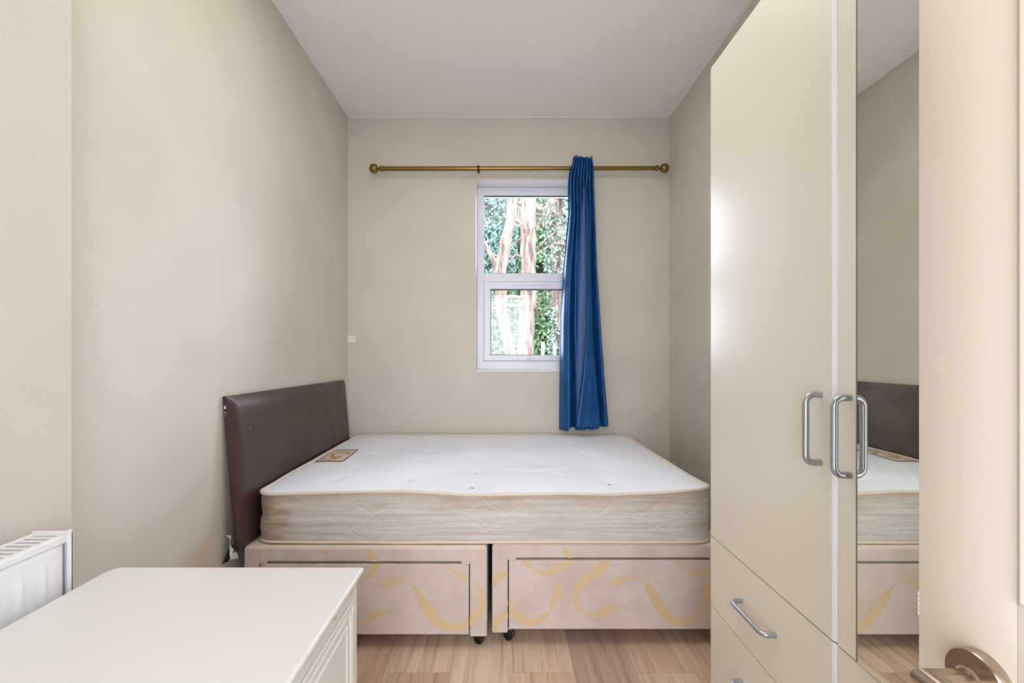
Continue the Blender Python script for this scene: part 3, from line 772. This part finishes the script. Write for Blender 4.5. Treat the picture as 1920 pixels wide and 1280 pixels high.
# ---------------------------------------------------------------- open room door with lever handle
DXF, DY1, DY0 = 0.42, 0.4595, -0.30
door = thing('door_1', 'open cream panelled room door with brushed steel lever', 'door', (DXF+0.02, DY0, 0.008))
door['kind'] = 'structure'; del door['label']; del door['category']
bm = B()
py1 = DXF*F/(1909-VX); py0 = DY0+0.09; ztl, zbl = 1.90, P(0, 1135, py1).z
zl0, zl1 = 0.22, 0.78
def pring(bm, y0, y1, z0, z1, lv):
    loops = []
    for ins_, dx in lv:
        loops.append([bm.verts.new((DXF+dx, y, z)) for y, z in ((y0+ins_, z0+ins_), (y1-ins_, z0+ins_), (y1-ins_, z1-ins_), (y0+ins_, z1-ins_))])
    for a, b in zip(loops, loops[1:]):
        for i in range(4): bm.faces.new((a[i], a[(i+1) % 4], b[(i+1) % 4], b[i]))
    bm.faces.new(loops[-1])
ym = (py0+py1)/2
cols = [(py0, py1)]
# stiles and rails (leaf thickness 0.036), panels sunk between them
ybr = [DY0, py0, py1, DY1]; zbr = [0.008, zl0, zl1, zbl, ztl, 1.98]
box(bm, DXF, DXF+0.036, DY0, py0, zbr[0], zbr[-1]); box(bm, DXF, DXF+0.036, py1, DY1, zbr[0], zbr[-1], 0.0015)
for a, b in ((zbr[0], zl0), (zl1, zbl), (ztl, zbr[-1])): box(bm, DXF, DXF+0.036, py0, py1, a, b)
for a, b in ((zl0, zl1), (zbl, ztl)):
    pring(bm, py0, py1, a, b, [(0, 0), (0.004, -0.003), (0.010, -0.001), (0.018, 0.007), (0.03, 0.009), (0.05, 0.003), (0.055, 0.003)])
    box(bm, DXF+0.012, DXF+0.034, py0, py1, a, b)
obj('door_leaf', bm, M['door'], door, 'auto')
bm = B()
for i in range(5):
    z = P(0, 1112+9*i, DY1).z; s = 0.0006+0.0008*random.random()
    box(bm, DXF-0.0004, DXF+0.002, DY1-s, DY1+0.0004, z-0.002, z+0.0022, 0.0003)
obj('paint_chip', bm, mat('old_paint', rgb(206, 196, 166), 0.6), door)
hc = Vector((DXF, 0.396, 0.8445))
bm = B(); lathe(bm, [(0.0262, 0), (0.0262, 0.009), (0.0252, 0.0105), (0.009, 0.0105)], hc, (-1, 0, 0), 64); hd = obj('handle_rose', bm, M['steel'], door, 'auto')
bm = B(); lv_r = 0.0102
# mitred elbow: neck runs out from the door, grip turns back towards the hinges
cn = hc+Vector((-0.056, 0.004, 0)); ring = []
def ringat(fn): return [bm.verts.new(fn(math.cos(2*PI*i/32)*lv_r, math.sin(2*PI*i/32)*lv_r)) for i in range(32)]
r1_ = ringat(lambda a_, b_: hc+Vector((-0.009, a_, b_)))
r2_ = ringat(lambda a_, b_: hc+Vector((-0.046-a_, a_, b_)))      # 45 degree cut
r3_ = ringat(lambda a_, b_: hc+Vector((-0.046-a_, -0.060, b_*0.95)))
r4_ = ringat(lambda a_, b_: hc+Vector((-0.046-a_*0.95, -0.112, b_*0.9)))
for p_, q_ in ((r1_, r2_), (r2_, r3_), (r3_, r4_)):
    for i in range(32): bm.faces.new((p_[i], p_[(i+1) % 32], q_[(i+1) % 32], q_[i]))
bm.faces.new(r1_); bm.faces.new(r4_[::-1])
lathe(bm, [(0.0128, 0.0), (0.0128, 0.004), (0.0104, 0.0055)], hc+Vector((-0.0100, 0, 0)), (-1, 0, 0), 32)
obj('lever', bm, M['steel'], hd, 'auto')

# ---------------------------------------------------------------- chest of drawers
CX0, CX1, CY0, CY1, CZ = -0.806, -0.286, 0.16, 0.943, 0.69
ch = thing('chest_of_drawers', 'ivory chest of drawers with chipped moulded top in front of radiator', 'chest of drawers', ((CX0+CX1)/2, (CY0+CY1)/2, 0))
def rrpts(ins_, r_fl, r=0.003):
    x0, x1, y0, y1 = CX0+ins_, CX1-ins_, CY0+ins_, CY1-ins_; pts = []
    for (cx, cy, a0, rad) in ((x1, y0, -PI/2, r), (x1, y1, 0, r), (x0, y1, PI/2, r_fl), (x0, y0, PI, r)):
        ccx = cx-rad if cx == x1 else cx+rad; ccy = cy-rad if cy == y1 else cy+rad
        for i in range(9):
            a = a0+PI/2*i/8; pts.append((ccx+rad*math.cos(a), ccy+rad*math.sin(a)))
    return pts
bm = B(); lv = [(0.005, CZ), (0.0025, CZ-0.0006), (0.0008, CZ-0.0025), (0, CZ-0.005), (0.0005, CZ-0.009), (0.003, CZ-0.0125), (0.0055, CZ-0.014), (0.0055, CZ-0.017), (0.0085, CZ-0.020), (0.0095, CZ-0.024), (0.012, CZ-0.026), (0.012, CZ-0.032)]
loops = [[bm.verts.new((x, y, z)) for x, y in rrpts(i_, 0.022)] for i_, z in lv]
n = len(loops[0])
bm.faces.new(loops[0]); bm.faces.new(loops[-1][::-1])
for a, b in zip(loops, loops[1:]):
    for i in range(n): bm.faces.new((a[i], a[(i+1) % n], b[(i+1) % n], b[i]))
tp = obj('top', bm, M['chest'], ch, 'auto')
for (yy, zz, sc_) in ((0.925, CZ-0.010, 1.2), (0.900, CZ-0.014, 0.9), (0.878, CZ-0.018, 1.5), (0.80, CZ-0.022, 0.7)):
    bm = B(); r = bmesh.ops.create_icosphere(bm, subdivisions=2, radius=0.0055*sc_)
    for v in r['verts']:
        v.co = Vector((v.co.x*0.5, v.co.y*1.2, v.co.z*1.0))*(1+0.4*noise.noise(v.co*400))+Vector((CX1-0.004-(CZ-zz)*0.18, yy, zz))
    obj('chip', bm, M['wood'], tp, False, 'chip showing bare wood')
bm = B(); BX1 = CX1-0.012
box(bm, CX0+0.012, BX1, CY0+0.012, CY1-0.010, 0.05, CZ-0.031, 0.002); box(bm, CX0+0.016, BX1-0.004, CY0+0.016, CY1-0.016, 0, 0.05)
obj('body', bm, M['chest'], ch)
for (z0, z1) in ((0.435, 0.645), (0.24, 0.43), (0.06, 0.235)):
    bm = B(); y0, y1 = CY0+0.035, CY1-0.036
    loops = []
    for ins_, dx in ((0, 0.0), (0.0, 0.002), (0.002, 0.003), (0.010, 0.003), (0.013, -0.0005), (0.017, 0.0035), (0.020, 0.0035), (0.026, 0.0005), (0.034, 0.0005), (0.037, 0.003), (0.040, 0.003), (0.046, 0.0008)):
        loops.append([bm.verts.new((BX1+0.0006+dx, y, z)) for y, z in ((y0+ins_, z0+ins_), (y1-ins_, z0+ins_), (y1-ins_, z1-ins_), (y0+ins_, z1-ins_))])
    for a, b in zip(loops, loops[1:]):
        for i in range(4): bm.faces.new((a[i], a[(i+1) % 4], b[(i+1) % 4], b[i]))
    bm.faces.new(loops[-1])
    obj('drawer', bm, M['chest'], ch)

# ---------------------------------------------------------------- radiator
RX0, RX1, RY1_, RY0_, RZ1, RZ0 = -0.912, -0.832, 0.883, 0.18, 0.790, 0.25
rd = thing('radiator', 'white panel radiator on the near left wall behind the ivory chest', 'radiator', ((RX0+RX1)/2, (RY0_+RY1_)/2, RZ0))
def rad_panel(bm, xf, sgn, y0, y1):
    # pressed panel with vertical flutes; xf = face position
    sp = 0.040; ylist = []; y = y1-0.018
    nyy = int((y1-y0)/0.004); nzz = 60; g = []
    for j in range(nzz+1):
        z = RZ0+0.01+(RZ1-0.022-RZ0-0.01)*j/nzz; row = []
        for i in range(nyy+1):
            yy = y0+(y1-y0)*i/nyy
            ph = ((y1-0.020-yy) % sp)/sp
            ch_ = max(0, 1-abs(ph-0.5)/0.28) if yy < y1-0.02 and yy > y0+0.02 else 0
            ch_ = ch_*ch_*(3-2*ch_)
            fz = min(1, max(0, (RZ1-0.048-z)/0.012))*min(1, max(0, (z-RZ0-0.05)/0.012))
            row.append(bm.verts.new((xf+sgn*(0.006*ch_*fz), yy, z)))
        g.append(row)
    for j in range(nzz):
        for i in range(nyy): bm.faces.new((g[j][i], g[j][i+1], g[j+1][i+1], g[j+1][i]))
bm = B(); rad_panel(bm, RX1-0.009, 1, RY0_+0.01, RY1_-0.012)
o = obj('front_panel', bm, M['rad'], rd, True); md = o.modifiers.new('s', 'SOLIDIFY'); md.thickness = 0.004
bm = B(); box(bm, RX0+0.006, RX0+0.014, RY0_+0.01, RY1_-0.01, RZ0+0.01, RZ1-0.02, 0.002); obj('back_panel', bm, M['rad'], rd)
bm = B()   # top grille: frame bars and cross slats
zt = RZ1-0.006
box(bm, RX0+0.002, RX0+0.012, RY0_, RY1_-0.004, zt-0.014, zt, 0.002); box(bm, RX1-0.020, RX1-0.006, RY0_, RY1_-0.004, zt-0.016, zt, 0.003)
y = RY0_+0.01
while y < RY1_-0.012:
    box(bm, RX0+0.010, RX1-0.018, y, y+0.008, zt-0.006, zt-0.001); y += 0.0155
box(bm, RX0+0.010, RX1-0.018, RY1_-0.012, RY1_-0.004, zt-0.006, zt-0.0005)
obj('top_grille', bm, M['rad'], rd)
for ye in (RY1_-0.0045, RY0_-0.001):
    bm = B(); box(bm, RX0+0.002, RX1-0.001, ye, ye+0.0045, RZ0, RZ1-0.002, 0.0015); box(bm, RX1-0.007, RX1-0.001, ye-0.004, ye+0.0045, RZ0, RZ1+0.001, 0.0015)
    obj('end_cap', bm, M['rad'], rd)
bm = B(); box(bm, RX0+0.018, RX1-0.030, RY0_+0.02, RY1_-0.02, RZ0+0.03, RZ1-0.05); obj('convector', bm, mat('radiator_inside', rgb(120, 118, 116), 0.7), rd)
for yy in (0.75, 0.35):
    bm = B(); box(bm, XJ+0.0003, RX0+0.008, yy, yy+0.03, RZ0+0.1, RZ1-0.08); obj('wall_bracket', bm, M['rad'], rd)

# ---------------------------------------------------------------- outside
bark = mat('pine_bark', rgb(190, 160, 140), 0.9); k = NT(bark); c = k.co()
b1 = k.noise(1.0, 6, k.map(c, (22, 22, 3.5)), 0.7)
k.base(k.ramp(b1, [(0.38, rgb(44, 32, 26)), (0.46, rgb(78, 62, 53)), (0.56, rgb(106, 90, 79)), (0.72, rgb(134, 119, 109))])); k.bump(b1, 1.0, 0.03)
grn = mat('ground_cover', rgb(96, 110, 70), 0.95)
bm = B(); box(bm, -14, 14, YB+0.31, 24, -0.3, -0.2)
for f in bm.faces: pass
gr = obj('ground', bm, grn); gr['kind'] = 'structure'
def leafmat(name, dark, light):
    m = mat(name, light, 0.6); k = NT(m); inf = k.n('ShaderNodeNewGeometry')
    k.base(k.ramp(inf.outputs['Random Per Island'], [(0.0, dark), (0.55, light), (1.0, tuple(min(1, x*1.35) for x in light[:3])+(1,))]))
    k.p.inputs['Transmission Weight'].default_value = 0.0
    return m
LA = leafmat('laurel_leaf', rgb(38, 62, 38), rgb(96, 122, 84)); LB = leafmat('ivy_leaf', rgb(48, 62, 54), rgb(112, 126, 112)); LC = leafmat('cypress_leaf', rgb(44, 66, 64), rgb(100, 126, 116))
def leaves(bm, pts, size):
    for p in pts:
        a = Vector((random.gauss(0, 1), random.gauss(0, 1), random.gauss(0, 1))).normalized()
        b = a.orthogonal().normalized(); s = size*(0.6+0.8*random.random()); b = Matrix.Rotation(random.random()*6.28, 3, a) @ b; c_ = a.cross(b)
        vs = [bm.verts.new(p+b*s*u+c_*s*v) for u, v in ((-1, 0), (-0.2, -0.42), (0.5, -0.34), (1, 0), (0.5, 0.34), (-0.2, 0.42))]; bm.faces.new(vs)
def trunk(path, name='trunk', parent=None, n=14, amp=0.03):
    pts = catmull(path, 7); bm = B()
    rings = tube(bm, [p[:3] for p in pts], [p[3] for p in pts], n)
    for v in bm.verts: v.co += Vector((noise.noise(v.co*4), noise.noise(v.co*4+Vector((9, 0, 0))), 0))*amp
    return obj(name, bm, bark, parent, True)
def TP(px, py, d, r): p = P(px, py, d); return (p.x, p.y, p.z, r)
# central pine
D = 6.5
tr = thing('pine_tree', 'tall pale-barked tree with thick straight trunk in middle of window view', 'tree', (P(985, 0, D).x, D, -0.2), 'trees outside')
x = P(985, 0, D).x
trunk([(x+0.02, D, -0.2, 0.2), TP(986, 664, D, 0.122), TP(988, 600, D, 0.115), TP(991, 540, D, 0.115), TP(990, 450, D, 0.112), TP(988, 400, D, 0.13), TP(990, 360, D, 0.12), TP(991, 200, D, 0.1), TP(994, 0, D, 0.06)], 'trunk', tr)
for br in ([TP(988, 372, D, .05), TP(1015, 392, D, .03), TP(1040, 372, D, .028), TP(1075, 345, D, .02)], [TP(978, 420, D, .035), TP(962, 410, D-.3, .025), TP(948, 398, D-.5, .014)], [TP(980, 385, D, .035), TP(965, 378, D-.2, .022), TP(945, 370, D-.3, .012)],
           [TP(1000, 432, D, .02), TP(1020, 408, D-.2, .014), TP(1040, 388, D-.3, .01)], [TP(1003, 470, D, .022), TP(1025, 450, D-.2, .016), TP(1050, 425, D-.3, .01)], [TP(1003, 478, D, .018), TP(1030, 462, D+.2, .012), TP(1055, 450, D+.3, .008)],
           [TP(978, 560, D, .03), TP(955, 556, D-.5, .025), TP(925, 568, D-.8, .02)], [TP(978, 575, D, .02), TP(950, 572, D-.5, .018), TP(920, 580, D-.8, .014)], [TP(1000, 590, D, .02), TP(1015, 560, D-.2, .014), TP(1030, 535, D-.3, .01)], [TP(1005, 590, D, .014), TP(1030, 575, D-.2, .01), TP(1055, 562, D-.3, .008)],
           [TP(980, 485, D, .018), TP(968, 478, D-.2, .014), TP(955, 492, D-.3, .01)], [TP(1002, 400, D, .018), TP(1030, 405, D+.1, .012), TP(1052, 398, D+.2, .01)]):
    trunk(br, 'branch', tr, 7, 0.01)
D = 5.6
tr = thing('pine_tree', 'slender pale leaning tree at the left of the window view', 'tree', (P(958, 0, D).x, D, -0.2), 'trees outside')
trunk([(P(985, 0, D).x, D, -0.2, 0.15), TP(958, 664, D, 0.068), TP(948, 610, D, 0.066), TP(938, 560, D, 0.068), TP(939, 510, D, 0.075), TP(950, 450, D, 0.066), TP(957, 400, D, 0.062), TP(958, 360, D, 0.055), TP(962, 220, D, 0.05), TP(958, 60, D, 0.03)], 'trunk', tr)
for br in ([TP(938, 520, D, .05), TP(922, 480, D, .035), TP(910, 460, D, .025), TP(895, 430, D, .02)], [TP(945, 470, D, .02), TP(965, 455, D, .012), TP(985, 440, D, .008)], [TP(955, 420, D, .014), TP(970, 424, D, .01), TP(980, 415, D, .008)]):
    trunk(br, 'branch', tr, 7, 0.01)
D = 7.4
tr = thing('ivy_clad_tree', 'tree wrapped in ivy at the right of the window view', 'tree', (P(1050, 0, D).x, D, -0.2), 'trees outside')
trunk([(P(1052, 0, D).x, D, -0.2, 0.18), TP(1052, 664, D, 0.14), TP(1050, 540, D, 0.13), TP(1046, 450, D, 0.12), TP(1042, 360, D, 0.12), TP(1040, 100, D, 0.08)], 'trunk', tr)
bm = B(); pts = []
for i in range(3200):
    py = random.uniform(330, 664); c0 = P(lin([(330, 1041), (450, 1046), (664, 1052)], py), py, D); an = random.uniform(0, 6.28)
    keep = noise.noise(Vector((math.cos(an)*1.5, math.sin(an)*1.5, c0.z*2.2)))
    if keep < -0.15: continue
    r = 0.14+random.random()*0.09; pts.append(c0+Vector((r*math.cos(an), r*math.sin(an), 0)))
leaves(bm, pts, 0.035); o = obj('ivy', bm, LB, tr); o['kind'] = 'stuff'
def shrub(label, px, py0, py1, D, wpx, n, size, m, seed, name='evergreen_shrub'):
    random.seed(seed)
    x = P(px, 0, D).x; z0 = max(-0.2, P(0, py1, D).z); z1 = P(0, py0, D).z; rw = wpx*D/F/2
    t = thing(name, label, 'shrub', (x, D, -0.2), 'shrubs outside')
    bm = B(); pts = []
    while len(pts) < n:
        z = random.uniform(z0, z1); s = (z-z0)/(z1-z0); rad = rw*(0.75+0.35*math.sin(PI*min(1, s*0.8+0.15)))
        a = random.uniform(0, 6.28); r = rad*math.sqrt(random.random())
        p = Vector((x+r*math.cos(a), D+r*0.6*math.sin(a), z))
        if noise.noise(p*2.6+Vector((seed, 0, 0))) > -0.3: pts.append(p)
    leaves(bm, pts, size); o = obj('foliage', bm, m, t); o['kind'] = 'stuff'
    tb = [(x, D, -0.2, 0.05), (x+0.05, D, (z1)/2, 0.035), (x, D, z1*0.9, 0.015)]
    trunk(tb, 'stem', t, 8, 0.02)
shrub('tall blue-green conifer at the left edge of the window view', 925, 120, 560, 9.0, 85, 20000, 0.042, LC, 11, 'conifer')
shrub('low bright leafy shrub behind the leaning tree', 925, 520, 720, 8.2, 90, 8000, 0.05, LA, 12)
shrub('leafy green shrub right of the central trunk', 1025, 540, 720, 9.2, 95, 11000, 0.055, LA, 13)
shrub('tall green leafy tree behind the central trunk', 1015, 100, 560, 10.0, 110, 17000, 0.065, LA, 14, 'evergreen_tree')
shrub('hazy green tree in the gap between the two pale trunks', 965, 80, 700, 11.5, 110, 14000, 0.06, LC, 16, 'evergreen_tree')
# pale fence posts low at the right
for px, w_, hh in ((1018, 6, 641), (1040, 5, 644)):
    D = 7.0; p = P(px, hh, D); bm = B(); box(bm, p.x-w_*D/F/2, p.x+w_*D/F/2, D, D+0.05, -0.2, p.z, 0.006)
    tag(obj('fence_post', bm, M['white']), 'pale fence post %s the right corner of the lower window pane' % ('standing left of' if px < 1030 else 'nearest to'), 'fence post', 'fence posts')
